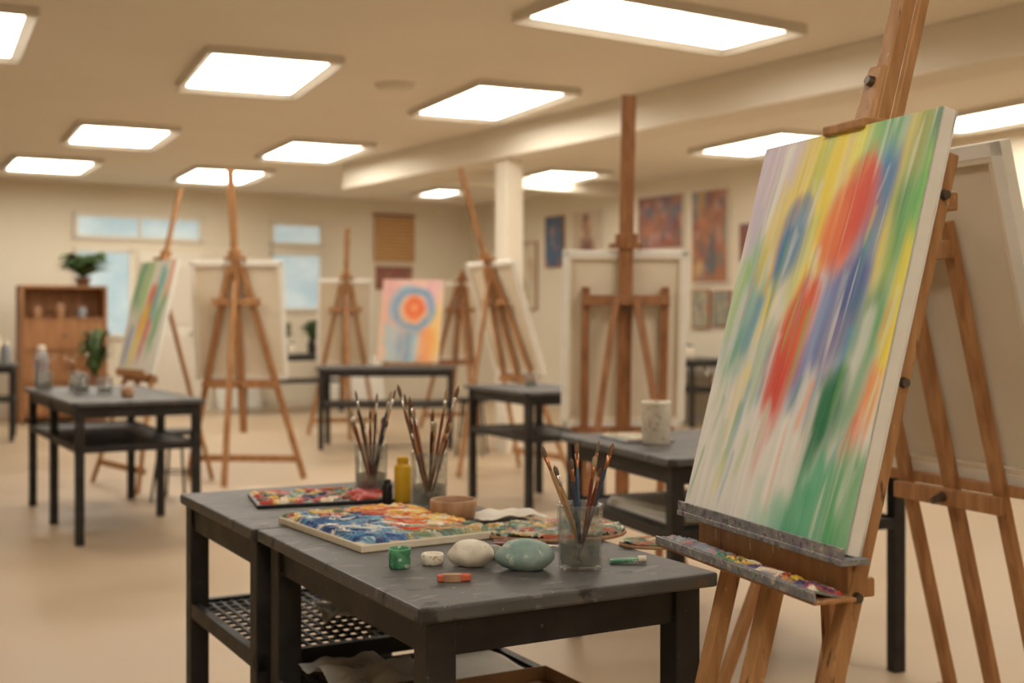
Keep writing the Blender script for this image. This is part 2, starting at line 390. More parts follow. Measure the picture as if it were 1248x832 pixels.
poster('small red and blue picture below a wooden blind', 'painting', 8.28, 8.88, 1.62, 1.96, 'back', (150, 100, 90), rnd_strokes([RD, BL, YE, NV], 16, 23), 'wood_d')

# ------------------------------------------------------------------ ceiling lights
def light(x, y, a, w=.8, l=1.4, label='flat rectangular fluorescent ceiling light with slim pale rim'):
    t = top('ceiling_light', label, 'light', (x, y, CEIL), (0, 0, math.radians(a)), 'fluorescent ceiling lights')
    b = B(); f = .018; h = .055
    b.box((0, w / 2 - f / 2, -h / 2), (l, f, h)); b.box((0, -w / 2 + f / 2, -h / 2), (l, f, h))
    b.box((l / 2 - f / 2, 0, -h / 2), (f, w - 2 * f, h)); b.box((-l / 2 + f / 2, 0, -h / 2), (f, w - 2 * f, h))
    b.done('light_frame', 'lampframe', t, .003)
    i = .068; zi, zo = -.024, -h + .004
    X, Y, x_, y_ = l / 2 - f, w / 2 - f, l / 2 - i, w / 2 - i
    b = B()
    P = [(-X, -Y), (X, -Y), (X, Y), (-X, Y)]; Q = [(-x_, -y_), (x_, -y_), (x_, y_), (-x_, y_)]
    for k in range(4):
        j = (k + 1) % 4
        b.quad((*P[k], zo), (*P[j], zo), (*Q[j], zi), (*Q[k], zi))
    b.done('reflector', 'reflector', t)
    b = B(); b.box((0, 0, -.014), (2 * x_, 2 * y_, .02)); b.done('diffuser', 'lamp', t)
for x, y, a, w, l in [(.86, 7.04, 33, .71, 1.6), (-1.77, 8.5, 113, .89, 1.39), (-.17, 9.62, 115, .83, 1.48), (-3.62, 11.35, 116, .87, 1.35),
                (-2.0, 12.4, 116, .84, 1.42), (-5.06, 13.5, 118, .9, 1.34), (-3.42, 14.5, 116, .9, 1.5), (.52, 14.6, 116, .8, 1.3), (2.45, 11.9, 116, .8, 1.5),
                (-.95, 16.4, 116, .5, 1.0), (4.05, 10.3, 116, .8, 1.5), (-3.26, 7.22, 116, .8, 1.4),
                (1.6, 4.0, 116, .8, 1.4), (-1.3, 4.6, 116, .8, 1.4), (-.3, .6, 116, .8, 1.4), (3.6, 3.0, 116, .8, 1.4), (1.6, -1.6, 116, .8, 1.4), (4.6, 6.6, 116, .8, 1.4)]:  # this row: extra panels out of view, added to light the foreground
    light(x, y, a, w, l)
t = top('smoke_detector', 'round cream smoke detector on the ceiling', 'smoke detector', (-.85, 9.0, CEIL))
b = B(); b.lathe([(0, -.05), (.1, -.05), (.14, -.03), (.15, 0), (0, 0)]); b.done('detector_body', 'beam', t, smooth=True)

# ------------------------------------------------------------------ work tables
def table(label, x, y, ang, W, L, H=.75, shelf=.45, wire=False, mid=True, leg=.045, topmat='tabletop', i=.022):
    t = top('work_table', label, 'table', (x, y, 0), (0, 0, math.radians(ang)))
    b = B(); b.box((W / 2, L / 2, H - .0125), (W, L, .025)); b.done('tabletop', topmat, t, .005)
    b = B()
    for xx in (i + leg * .4, W - i - leg * .4): b.box((xx, L / 2, H - .025 - .03), (.02, L - 2 * i - leg, .06))
    for yy in (i + leg * .4, L - i - leg * .4): b.box((W / 2, yy, H - .025 - .03), (W - 2 * i - leg, .02, .06))
    b.done('apron', 'black', t, .002)
    ys = [i + leg / 2, L / 2, L - i - leg / 2] if mid else [i + leg / 2, L - i - leg / 2]
    for yy in ys:
        for xx in (i + leg / 2, W - i - leg / 2):
            b = B(); b.box((xx, yy, (H - .025) / 2), (leg, leg, H - .025)); b.done('leg', 'black', t, .003)
    if shelf:
        b = B(); x0, x1, y0, y1 = i, W - i, i, L - i
        b.box((W / 2, y0 + .012, shelf), (x1 - x0, .02, .035)); b.box((W / 2, y1 - .012, shelf), (x1 - x0, .02, .035))
        b.box((x0 + .012, L / 2, shelf), (.02, y1 - y0, .035)); b.box((x1 - .012, L / 2, shelf), (.02, y1 - y0, .035))
        if wire:
            n = int((y1 - y0) / .040)
            for k in range(1, n): b.box((W / 2, y0 + (y1 - y0) * k / n, shelf + .008), (x1 - x0 - .03, .007, .006))
            n = int((x1 - x0) / .026)
            for k in range(1, n): b.box((x0 + (x1 - x0) * k / n, L / 2, shelf + .008), (.007, y1 - y0 - .03, .006))
        else: b.box((W / 2, L / 2, shelf), (x1 - x0 - .03, y1 - y0 - .03, .016))
        b.done('shelf', 'black', t, 0 if wire else .002)
    return t
NX, NY, TA = -.137, 1.83, 29
def ft(a, l, z=.75):
    r = math.radians(TA); return Vector((NX + a * math.cos(r) - l * math.sin(r), NY + a * math.sin(r) + l * math.cos(r), z))
table('black work table with scuffed grey top beside an easel', NX, NY, TA, .56, .80, .75, .44, True, mid=False, leg=.05)
o2 = ft(-.008, .803)
table('black work table with wire shelf pushed against another', o2.x, o2.y, TA, .56, .60, .75, .47, True, mid=False, leg=.046, i=.012)
table('long black work table holding jars beside an easel', -2.28, 6.38, 29.5, .70, 1.68, .75, .50)
table('black table under a pink and blue painting', -1.78, 11.15, 2, 1.26, .62, .75, .40, mid=False)
table('small black table with plain shelf beside white canvas', .08, 7.35, 25, .58, .95, .75, .46, mid=False)
table('black work table holding a cream mug and brushes', .485, 3.8, 20, .92, .9, .75, .50, mid=False)
table('dark table covered with supplies near the wooden cabinet', -5.75, 11.6, 20, 1.0, .7, .75, .40, mid=False)
table('dark table with plants near the rear windows', -3.3, 15.1, 34, 1.4, .6, .75, .40, mid=False)
rt = pq(9.1, 10.0)
table('dark table with jars under the wall paintings', rt.x, rt.y, 34, .7, 1.5, .75, .40, mid=False)

# ------------------------------------------------------------------ easels and canvases
def canvas(label, loc, r, th, W, Hh, buf=None, thick=.03, x=0, mat='paint', name='stretched_canvas', cat='canvas', roll=0.0):
    t = top(name, label, cat, loc, (-th, roll, r))
    b = B(); k = .004
    b.box((0, -thick + k / 2, Hh / 2), (W, k, Hh))
    b.box((-W / 2 + k / 2, -thick / 2, Hh / 2), (k, thick, Hh)); b.box((W / 2 - k / 2, -thick / 2, Hh / 2), (k, thick, Hh))
    b.box((0, -thick / 2, k / 2), (W - 2 * k, thick, k)); b.box((0, -thick / 2, Hh - k / 2), (W - 2 * k, thick, k))
    b.done('canvas_cloth', 'canvas', t, .002)
    yb = -thick * .55
    b = B(); b.quad((-W / 2 + k, yb, k), (W / 2 - k, yb, k), (W / 2 - k, yb, Hh - k), (-W / 2 + k, yb, Hh - k))
    b.done('canvas_back', 'canvas_back', t)
    w = .04; d = -yb - .003; y = -d / 2
    for c, s in (((0, y, w / 2 + k), (W - 2 * k, d, w)), ((0, y, Hh - w / 2 - k), (W - 2 * k, d, w)),
                 ((-W / 2 + w / 2 + k, y, Hh / 2), (w, d, Hh - 2 * w - 2 * k)), ((W / 2 - w / 2 - k, y, Hh / 2), (w, d, Hh - 2 * w - 2 * k))):
        b = B(); b.box(c, s); b.done('stretcher_bar', 'stretcher', t, .002)
    b = B(); f = .03
    for c, s in (((0, .001, f / 2), (W, .002, f)), ((0, .001, Hh - f / 2), (W, .002, f)), ((-W / 2 + f / 2, .001, Hh / 2), (f, .002, Hh)), ((W / 2 - f / 2, .001, Hh / 2), (f, .002, Hh))):
        b.box(c, s)
    b.done('folded_edge', 'canvas', t)
    if buf is not None: painted_grid('painted_surface', W - .002, Hh - .002, buf, mat, t, y=-thick - .0006, z0=.001)
    return t

def easel(label, bx, by, bz, r, th, style='a', w=.8, top_s=2.3, wood='wood_b', ch=.8, xoff=0.0, ledge_w=None, bw=.040, bt=.022, rear=.6, post_s=None, hero=False, mastw=None, mx=0.0):
    front = Vector((math.sin(r), -math.cos(r), 0)); side = Vector((math.cos(r), math.sin(r), 0))
    O = Vector((bx, by, 0)) + front * math.tan(th) * bz + side * xoff
    t = top('easel', label, 'easel', O, (0, 0, r))
    ls = bz / math.cos(th)
    def pl(x, s, d=0.0): return Vector((x, s * math.sin(th) - d * math.cos(th), s * math.cos(th) + d * math.sin(th)))
    z0 = bt / 2 * math.sin(th) / math.cos(th) + .004
    ts = ls + ch
    mw = mastw or bw * 1.2
    if style == 'a':
        ps = post_s or ts * .98
        for sg in (-1, 1):
            b = B(); b.bar(pl(sg * w / 2, z0, -bt / 2), pl(sg * .045, ps, -bt / 2), bw, bt); b.done('front_leg', wood, t, .003)
        b = B(); b.bar(pl(0, .35, -bt / 2), pl(0, top_s, -bt / 2), mw, bt); b.done('mast', wood, t, .003)
        def wat(s): return (w / 2) * (1 - s / ps) + .045 * s / ps
        for s, ex in ((.16, .02), (ls - .03, .03), (ts * .82, .07)):
            b = B(); b.bar(pl(-wat(s) - ex, s, -bt * 1.5), pl(wat(s) + ex, s, -bt * 1.5), bw * 1.15, bt, (0, 0, 1)); b.done('crossbar', wood, t, .003)
        pv = ps * .93
        b = B(); b.bar(pl(0, pv, -bt * 1.5), (0, pl(0, pv).y + rear, .006), bw, bt); b.done('rear_leg', wood, t, .003)
    else:
        ps = post_s or ls + ch * .8
        for sg in (-1, 1):
            b = B(); b.bar(pl(sg * w / 2, z0, -bt / 2), pl(sg * w / 2, ps, -bt / 2), bw, bt); b.done('side_post', wood, t, .003)
            if not hero:
                b = B(); b.bar(pl(sg * w * .13, ps - .05, -bt * 2.6), (sg * (w / 2 + .06), pl(0, ps).y + rear, .006), bw * .9, bt); b.done('rear_leg', wood, t, .003)
        b = B(); b.bar(pl(mx, .25, -bt / 2), pl(mx, top_s, -bt / 2), mw, bt); b.done('mast', wood, t, .003)
        cb = 0 if hero else .02
        for s in (.25, ls - .035, ps - .06):
            b = B(); b.bar(pl(-w / 2 - cb, s, -bt * 1.5), pl(w / 2 + cb, s, -bt * 1.5), bw * (1 if hero else 1.3), bt, (0, 0, 1)); b.done('crossbar', wood, t, .003)
        if hero:
            b = B(); b.bar(pl(mx, 1.0, -bt * 2.5), (mx, pl(0, 1.0).y + .10, .006), bw, bt); b.done('rear_leg', wood, t, .003)
    lw = ledge_w or (w * .85 if style == 'h' else w * .6)
    xo = -xoff
    if not hero:
        b = B(); b.bar(pl(xo - lw / 2, ls - .014, .022), pl(xo + lw / 2, ls - .014, .022), .026, .075, (0, 0, 1)); b.done('ledge', wood, t, .003)
        b = B(); b.bar(pl(xo - lw / 2, ls - .0, .062), pl(xo + lw / 2, ls - .0, .062), .04, .01, (0, 0, 1)); b.done('ledge_lip', wood, t, .002)
        cs = ts + .035
        b = B(); b.bar(pl(0, cs - .02, -bt * .5), pl(0, cs + .05, -bt * .5), mw + .035, .05); b.bar(pl(-.08, cs - .012, .01), pl(.08, cs - .012, .01), .022, .06, (0, 0, 1)); b.done('canvas_clamp', wood, t, .003)
        for sx, s in (((0, ts * .82)), ((0, ls - .03)),):
            b = B(); b.cyl(pl(sx, s, -bt * 2), pl(sx, s, -bt * 2 - .035), .012, .008); b.done('knob', 'steel', t)
    return t, pl, ls

def easel_canvas(lab_e, lab_c, bx, by, bz, rdeg, thdeg, W, Hh, buf=None, **kw):
    r, th = math.radians(rdeg), math.radians(thdeg)
    cx = kw.pop('thick', .03)
    easel(lab_e, bx, by, bz, r, th, ch=Hh, **kw)
    front = Vector((math.sin(r), -math.cos(r), 0))
    canvas(lab_c, Vector((bx, by, bz)) + front * .003 + Vector((0, 0, .0015)), r, th, W, Hh, buf, cx)

# hero painting -----------------------------------------------------------
LIL, TE, GN, DG = (216, 198, 220), (104, 186, 180), (80, 176, 102), (20, 128, 84)
YL, SB, BU, DB = (250, 226, 70), (108, 176, 212), (70, 118, 186), (82, 98, 170)
ORR, RE, WH, LG, PO = (242, 104, 60), (226, 76, 56), (242, 240, 233), (160, 212, 116), (246, 160, 108)
hero = [
 (.10, -.05, .03, .34, .13, LIL, .85), (.28, -.05, .20, .22, .09, (232, 216, 222), .8), (.04, .0, .0, .22, .05, (222, 212, 228), .8), (.18, .0, .12, .3, .03, WH, .8),
 (.14, .26, .04, .70, .07, TE, .8), (.24, .38, .14, .66, .055, GN, .65), (.06, .32, .0, .56, .045, LG, .8), (.09, .40, .04, .66, .03, WH, .7),
 (.22, .12, .14, .42, .04, YL, .85), (.39, -.04, .28, .40, .085, YL, .95), (.32, .22, .21, .58, .05, YL, .9), (.45, -.02, .39, .2, .045, (150, 206, 134), .8),
 (.54, -.06, .46, .44, .11, YL, .97), (.64, -.05, .58, .24, .05, (244, 238, 110), .9), (.43, .2, .38, .48, .05, (206, 220, 130), .7),
 (.36, .15, .29, .42, .075, BU, .9, 1), (.34, .18, .27, .44, .05, SB, .7, 1), (.30, .24, .26, .40, .03, BU, .6), (.21, .42, .15, .60, .04, SB, .85),
 (.47, .34, .40, .60, .06, YL, .8), (.32, .5, .26, .78, .05, GN, .5), (.37, .56, .32, .82, .035, SB, .6), (.41, .52, .37, .8, .03, WH, .7),
 (.71, -.05, .66, .2, .06, LG, .9), (.80, -.05, .75, .36, .075, GN, .85), (.88, -.05, .86, .25, .05, SB, .85),
 (.75, .10, .69, .60, .06, SB, .85), (.82, .08, .76, .56, .065, BU, .88), (.77, .34, .70, .62, .07, DB, .82),
 (.91, -.05, .87, .50, .06, YL, .85), (.98, -.06, .95, .38, .08, DG, .86), (1.0, .1, .98, .55, .04, LG, .9), (.93, .16, .88, .62, .055, GN, .82), (.99, .28, .96, .75, .035, YL, .85),
 (.69, .07, .60, .44, .10, ORR, .95, 1), (.64, .14, .57, .40, .09, ORR, .85, 1), (.71, .10, .65, .34, .06, RE, .75, 1), (.58, .18, .54, .36, .05, (246, 140, 76), .6, 1),
 (.67, .38, .59, .78, .085, DB, .85), (.61, .40, .55, .74, .055, (134, 152, 208), .8), (.74, .48, .68, .70, .06, (162, 142, 192), .55), (.57, .37, .53, .54, .035, (222, 216, 226), .75),
 (.52, .35, .42, .82, .08, RE, .95, 1), (.47, .42, .39, .86, .07, RE, .85, 1), (.53, .37, .47, .60, .06, ORR, .9, 1), (.43, .62, .39, .92, .035, RE, .7),
 (.85, .42, .79, .86, .09, DG, .45), (.91, .44, .86, .80, .06, GN, .65), (.80, .5, .75, .64, .03, SB, .7), (.87, .46, .83, .7, .03, WH, .65),
 (.98, .50, .94, .74, .035, YL, .85), (.97, .56, .91, .82, .05, PO, .92, 1), (.91, .70, .87, .84, .03, ORR, .65, 1),
 (.23, .62, .17, .92, .03, YL, .7), (.15, .60, .11, .86, .03, TE, .55), (.26, .66, .23, .88, .02, SB, .65),
 (.38, .72, .35, 1.1, .09, WH, .95), (.5, .88, .47, 1.06, .06, (216, 234, 222), .8), (.08, .64, .06, 1.2, .13, WH, .97), (.24, .78, .21, 1.2, .10, WH, .97), (.16, .76, .14, .90, .025, (190, 224, 206), .6),
 (.81, .80, .77, 1.2, .15, (88, 188, 140), .9), (.63, .90, .60, 1.2, .09, (132, 204, 172), .8), (.95, .78, .92, 1.2, .09, GN, .82), (.71, .88, .67, 1.15, .06, (66, 168, 118), .75),
 (.78, .58, .71, .84, .075, DG, .97, 1), (.74, .62, .69, .88, .05, DG, .8, 1), (.77, .62, .73, .80, .04, (10, 112, 74), .7, 1), (.53, .93, .49, 1.1, .04, (166, 216, 188), .7),
 (.62, .6, .57, .94, .035, WH, .9), (.68, .66, .63, .95, .022, WH, .8), (.55, .72, .51, .98, .035, WH, .9)]
rr = random.Random(5)
aft = []
for i in range(60):
    s = rr.random(); t0 = rr.uniform(0, .85)
    aft.append((s, t0, s - rr.uniform(.02, .05), t0 + rr.uniform(.08, .26), rr.uniform(.006, .018), rr.choice([WH, WH, WH, YL, SB, GN, LG, PO]), rr.uniform(.25, .5)))
CW, CH = .4465, .614
hbuf = raster(380, 522, CW / CH, (242, 240, 233), hero, 11, soft=.22, kx=2, ky=3, after=aft, dryk=.5)
hr, hth = math.radians(-70.1), math.radians(14.7)
hb = Vector((.378, 1.817, .868))
MX = -.03
et, pl, ls = easel('honey beech studio easel holding a colourful streaked painting', hb.x, hb.y, hb.z, hr, hth, 'h', w=.30, top_s=1.85, wood='wood', ch=CH,
                   xoff=.055, bw=.026, bt=.024, post_s=.868 / math.cos(hth) + .56, hero=True, mx=MX)
canvas('white canvas painted with vertical streaks of yellow, red, blue, green', hb + Vector((0, 0, .001)), hr, hth, CW, CH, hbuf, .022, mat='paint_hero')
xo = -.055
b = B(); b.bar(pl(xo - .215, ls - .005, .016), pl(xo + .238, ls - .005, .016), .008, .044, (0, 0, 1)); b.bar(pl(xo - .215, ls - .0, .036), pl(xo + .238, ls - .0, .036), .018, .004, (0, 0, 1))
b.done('ledge_rail', 'alu', et, .001, label='grey metal rail smeared with paint')
b = B(); s0 = ls - .060
b.bar(pl(xo - .215, s0, .027), pl(xo + .230, s0, .027), .006, .066, (0, 0, 1))
b.bar(pl(xo - .19, s0 + .028, -.0), pl(xo + .215, s0 + .028, -.0), .044, .008, (0, 0, 1))
b.done('paint_tray', 'wood', et, .002)
b = B(); b.bar(pl(xo - .217, s0 - .001, .061), pl(xo + .232, s0 - .001, .061), .013, .004, (0, 0, 1)); b.done('tray_lip', 'alu', et, .001, label='grey metal tray edge smeared with paint')
b = B(); tsx = ls + CH
b.bar(pl(MX - .010, tsx + .012, -.008), pl(MX - .006, tsx + .105, -.010), .050, .034, w2=.040); b.done('canvas_clamp', 'wood', et, .006)
b = B(); b.bar(pl(MX - .075, tsx + .010, .0), pl(MX + .028, tsx + .010, .0), .015, .064, (0, 0, 1)); b.done('clamp_lip', 'wood', et, .003)
b = B(); b.cyl(pl(MX - .006, tsx + .078, .006), pl(MX - .006, tsx + .078, .017), .009, .007); b.done('knob', 'steel', et)
for s in (ls + .50, ls + .24, ls - .05):
    b = B(); b.cyl(pl(.162, s, -.012), pl(.170, s, -.012), .008, .006); b.done('knob', 'steel', et)
b = B(); b.bar(pl(MX + .020, tsx + .0, -.032), pl(MX + .020, 1.95, -.032), .011, .016); b.done('mast_rail', 'wood', et, .002)

# painting buffers
sm = raster(90, 130, .7, (236, 233, 222), [(.2, .0, .05, .5, .1, GN, .85), (.4, 0, .25, .6, .07, LG, .8), (.6, .2, .35, .8, .1, ORR, .9, 1), (.75, .05, .6, .6, .08, TE, .8), (.5, .4, .3, 1., .06, YL, .9), (.9, .3, .7, .9, .08, GN, .8), (.65, .5, .5, .95, .06, RE, .85, 1), (.2, .6, .1, 1, .06, BU, .6), (.95, 0, .9, .4, .05, PO, .8)], 3)
ring = [(.0, .1, 1, .1, .3, (240, 200, 190), .95), (.0, .5, 1, .5, .3, (242, 196, 150), .9), (.0, .9, 1, .9, .25, (238, 206, 168), .9), (.12, .0, .2, 1, .16, (232, 170, 176), .7), (.88, .3, .92, 1, .12, (246, 206, 110), .8), (.85, 0, .8, .4, .12, (232, 176, 196), .8),
        (.20, .55, .22, 1.1, .12, (158, 204, 212), .8), (.80, .58, .74, 1.1, .13, (244, 150, 84), .8), (.48, .62, .46, 1.15, .15, (84, 158, 202), .85), (.6, .66, .58, 1.1, .05, (180, 214, 216), .7)]
def arc(cx, cy, rx, ry, a0, a1, n, w, col, al):
    for k in range(n):
        p = a0 + (a1 - a0) * k / n; q = a0 + (a1 - a0) * (k + 1.5) / n
        ring.append((cx + rx * math.cos(p), cy + ry * math.sin(p), cx + rx * math.cos(q), cy + ry * math.sin(q), w, col, al))
ring.append((.55, .16, .55, .60, .14, (244, 160, 96), .9, 1))
arc(.55, .35, .14, .10, 0, 6.6, 10, .06, (238, 104, 58), .8)
arc(.54, .36, .31, .235, -3.3, 2.9, 20, .06, (88, 164, 206), .85)
arc(.50, .36, .36, .29, 2.6, 4.6, 7, .03, (140, 196, 216), .7)
ringbuf = raster(100, 136, .73, (238, 206, 180), ring, 5, soft=.25, kx=2, ky=2, ragged=.3)

easel_canvas('brown wooden easel standing behind a black table', 'small canvas painted with green, orange and yellow streaks', -2.66, 8.75, .80, -50, 13, .62, .82, sm, style='a', w=.8, top_s=2.2, wood='wood_b', rear=.42)
easel_canvas('tall honey wood A-frame easel seen from behind', 'pale blank canvas seen from behind', -2.0, 9.1, .74, 176, 10, .69, .88, None, style='a', w=.88, top_s=2.30, wood='wood_b', rear=.3, bw=.045)
easel_canvas('wooden easel seen from behind near the rear wall', 'small pale canvas seen from behind on easel', -1.72, 12.6, .72, 194, 12, .56, .88, None, style='a', w=.7, top_s=2.15, wood='wood_b', rear=.4)
easel_canvas('dark wooden easel beyond the pink painting', 'beige canvas turned away on easel', -.62, 13.4, .75, 205, 12, .5, .85, None, style='a', w=.7, top_s=1.75, wood='wood_d', rear=.4)
easel_canvas('leaning brown easel with long mast seen from side', 'white canvas turned sideways on leaning easel', .05, 9.5, .76, 122, 18, .70, .90, None, style='a', w=.72, top_s=2.45, wood='wood_b', rear=.30)
easel_canvas('brown H-frame easel with splayed struts seen from behind', 'large blank white canvas seen from behind', .54, 6.0, .66, 181, 9, .60, .86, None, style='h', w=.38, top_s=2.26, wood='wood_d', ledge_w=.5, bw=.038, mastw=.068, rear=.25)
easel_canvas('brown wooden easel seen from behind beside streaked painting', 'large beige-backed canvas with white edges turned away', 1.06, 2.952, .80, 114.9, 15, .66, .78, None, style='h', w=.30, top_s=1.75, wood='wood_b', ledge_w=.7, bw=.032, rear=.5)
t = top('tabletop_easel', 'small wooden tabletop easel standing on black table', 'easel', (-.965, 11.42, .75), (0, 0, math.radians(-10)))
th = math.radians(11)
def p2(x, s, d=0.0): return Vector((x, s * math.sin(th) - d * math.cos(th), s * math.cos(th) + d * math.sin(th)))
for sg in (-1, 1):
    b = B(); b.bar(p2(sg * .22, .006, -.01), p2(sg * .03, .8, -.01), .028, .018); b.done('front_leg', 'wood_b', t, .002)
b = B(); b.bar(p2(0, .7, -.03), (0, .32, .004), .028, .018); b.done('rear_leg', 'wood_b', t, .002)
b = B(); b.bar(p2(-.24, .02, .015), p2(.24, .02, .015), .02, .05, (0, 0, 1)); b.done('ledge', 'wood_b', t, .002)
canvas('painting of a blue ring around orange on pink ground', Vector((-.965, 11.42, .792)), math.radians(-10), th, .585, .78, ringbuf, .02, roll=math.radians(1.5))
for k, (p, w_, h_, lab) in enumerate([(6.1, .6, .85, 'blank canvas leaning on the rear wall'), (7.75, .7, .95, 'blank canvas leaning on the rear wall'), (7.95, .5, .7, 'beige canvas leaning on another canvas')]):
    q = Q1 - .32 - .12 * (k == 2)
    canvas(lab, pq(p, q, .004), RA, math.radians(12), w_, h_, None, .03)

# ------------------------------------------------------------------ palettes
def impasto(nx, ny, W, L, cf, seed, n=140, hmax=.008, ecc=(1.6, 4.5), size=(.012, .028), dirang=None, sharp=9.0):
    rng = np.random.default_rng(seed)
    X, Y = np.meshgrid(np.linspace(-W / 2, W / 2, nx), np.linspace(-L / 2, L / 2, ny))
    best = np.full(X.shape, -1e9); acc = np.zeros(X.shape + (3,)); wsum = np.full(X.shape, 1e-9); hgt = np.zeros(X.shape)
    Xw = X + .005 * np.sin(Y * 110 + 3 * np.sin(X * 60)); Yw = Y + .005 * np.sin(X * 100 + 2 + 2 * np.sin(Y * 70))
    for k in range(n):
        cx, cy = rng.uniform(-W / 2, W / 2), rng.uniform(-L / 2, L / 2)
        a = rng.uniform(0, math.pi) if dirang is None else dirang + rng.normal(0, .6)
        e = rng.uniform(*ecc); s = rng.uniform(*size)
        u = ((Xw - cx) * math.cos(a) + (Yw - cy) * math.sin(a)) / (s * e); v = (-(Xw - cx) * math.sin(a) + (Yw - cy) * math.cos(a)) / s
        v = v + .35 * u * u * rng.uniform(-1, 1)
        dd = 1 - np.sqrt(u * u + v * v) + rng.uniform(-.1, .45)
        c = np.array(lin(cf((cx / W + .5), (cy / L + .5), rng)))
        ridge = .5 + .5 * np.sin(v * rng.uniform(7, 13) + 1.5 * np.sin(u * 3) + rng.uniform(0, 6))
        wgt = np.exp(sharp * np.clip(dd + .10 * (ridge - .5), -2.5, 1.6))
        acc += wgt[..., None] * c * (1 + .25 * (ridge[..., None] - .5)); wsum += wgt
        m = dd > best
        hgt[m] = (np.clip(dd, 0, 1) ** .5 * (.35 + .75 * ridge))[m]
        best = np.maximum(best, dd)
    return X, Y, best, acc / wsum[..., None], hgt * hmax
def impasto_obj(name, parent, args, z, basecol, mat='impasto', margin=.0, mask=None, label=None):
    X, Y, best, c, h = args
    cov = sst(margin - .06, margin + .04, best)
    col = c * cov[..., None] + np.array(lin(basecol))[None, None, :] * (1 - cov[..., None]); h = h * cov
    edge = np.minimum.reduce([(X - X.min()), (X.max() - X), (Y - Y.min()), (Y.max() - Y)]); h = h * np.clip(edge / .006, 0, 1)
    co = np.stack([X, Y, z + h], -1).reshape(-1, 3)
    ny, nx = X.shape; idx = np.arange(nx * ny).reshape(ny, nx)
    f = np.stack([idx[:-1, :-1], idx[:-1, 1:], idx[1:, 1:], idx[1:, :-1]], -1).reshape(-1, 4)
    if mask is not None:
        keep = mask(X, Y).reshape(-1)[f].all(axis=1); f = f[keep]
    return grid_mesh(name, co, f, np.clip(col, 0, 1).reshape(-1, 3), mat, parent, label)
def pick(rng, l): return l[int(rng.integers(len(l)))]
def cf_big(u, v, rng):
    u += rng.normal(0, .07); v += rng.normal(0, .07)
    if rng.random() < .14: return pick(rng, [(236, 228, 210), (240, 210, 100), (120, 164, 190), (222, 214, 200)])
    if v < .20 and u > .35: return pick(rng, [(128, 150, 124), (166, 166, 130), (104, 130, 116), (196, 164, 104), (194, 192, 174), (98, 116, 96)])
    if u < .48:
        if v > .84: return pick(rng, [(196, 78, 58), (98, 128, 82), (220, 138, 76), (230, 200, 134)])
        return pick(rng, [(48, 94, 156), (76, 138, 186), (40, 70, 128), (110, 170, 196), (58, 114, 154), (42, 66, 114), (216, 220, 214)])
    if u < .68: return pick(rng, [(212, 80, 52), (228, 124, 62), (200, 68, 56), (234, 178, 84), (232, 158, 106), (234, 214, 176)])
    return pick(rng, [(240, 190, 66), (234, 148, 70), (240, 212, 120), (220, 102, 62), (242, 232, 200), (234, 130, 78)])
t = top('paint_palette', 'rectangular palette board heaped with thick multicoloured paint', 'palette', (-.262, 2.515, .7505), (0, 0, math.radians(33)))
b = B(); b.box((0, 0, .007), (.295, .40, .014)); b.done('palette_board', 'stretcher', t, .002)
impasto_obj('paint_layer', t, impasto(210, 280, .288, .392, cf_big, 4, 330, .010, size=(.007, .017), dirang=2.3), .0145, (226, 212, 184))
def cf_dark(u, v, rng): return pick(rng, [(200, 64, 52), (222, 110, 58), (72, 122, 72), (230, 186, 70), (62, 78, 118), (182, 56, 68), (44, 68, 58), (192, 70, 54)]) if rng.random() > .12 else (236, 220, 194)
t = top('paint_palette', 'thin black palette with red, yellow and green paint', 'palette', (-.46, 2.95, .7505), (0, 0, math.radians(18)))
b = B(); b.box((0, 0, .004), (.32, .21, .008)); b.done('palette_board', 'blackplastic', t, .002)
impasto_obj('paint_layer', t, impasto(160, 110, .31, .20, cf_dark, 9, 80, .008, size=(.007, .014)), .0085, (40, 38, 38), margin=.28)
def cf_mix(u, v, rng): return pick(rng, [(126, 146, 110), (200, 192, 166), (176, 96, 70), (90, 126, 118), (206, 172, 92), (146, 122, 102), (60, 106, 88)])
t = top('paint_palette', 'worn oval palette with muddy green and red paint', 'palette', (.085, 2.475, .7505), (0, 0, math.radians(8)))
prof = [(0, 0), (.98, 0), (1, .3), (1, .7), (.98, 1), (0, 1)]
b = B(); b.lathe([(r * .105, z * .008) for r, z in prof], 48)
for v in b.bm.verts: v.co.x *= 1.4
b.done('palette_board', 'clay', t, smooth=False)
impasto_obj('paint_layer', t, impasto(140, 100, .29, .20, cf_mix, 19, 130, .008, size=(.006, .013)), .0085, (150, 134, 116), margin=.25, mask=lambda X, Y: (X / .144) ** 2 + (Y / .102) ** 2 < 1)
t = top('paint_palette', 'small grey palette with dried paint near the jar', 'palette', (.262, 2.345, .7505), (0, 0, math.radians(-10)))
b = B(); b.lathe([(r * .045, z * .006) for r, z in prof], 40)
for v in b.bm.verts: v.co.x *= 1.3
b.done('palette_board', 'card', t)
impasto_obj('paint_layer', t, impasto(60, 40, .11, .085, cf_mix, 29, 60, .006, size=(.005, .01)), .0065, (164, 138, 110), margin=.2, mask=lambda X, Y: (X / .056) ** 2 + (Y / .042) ** 2 < 1)
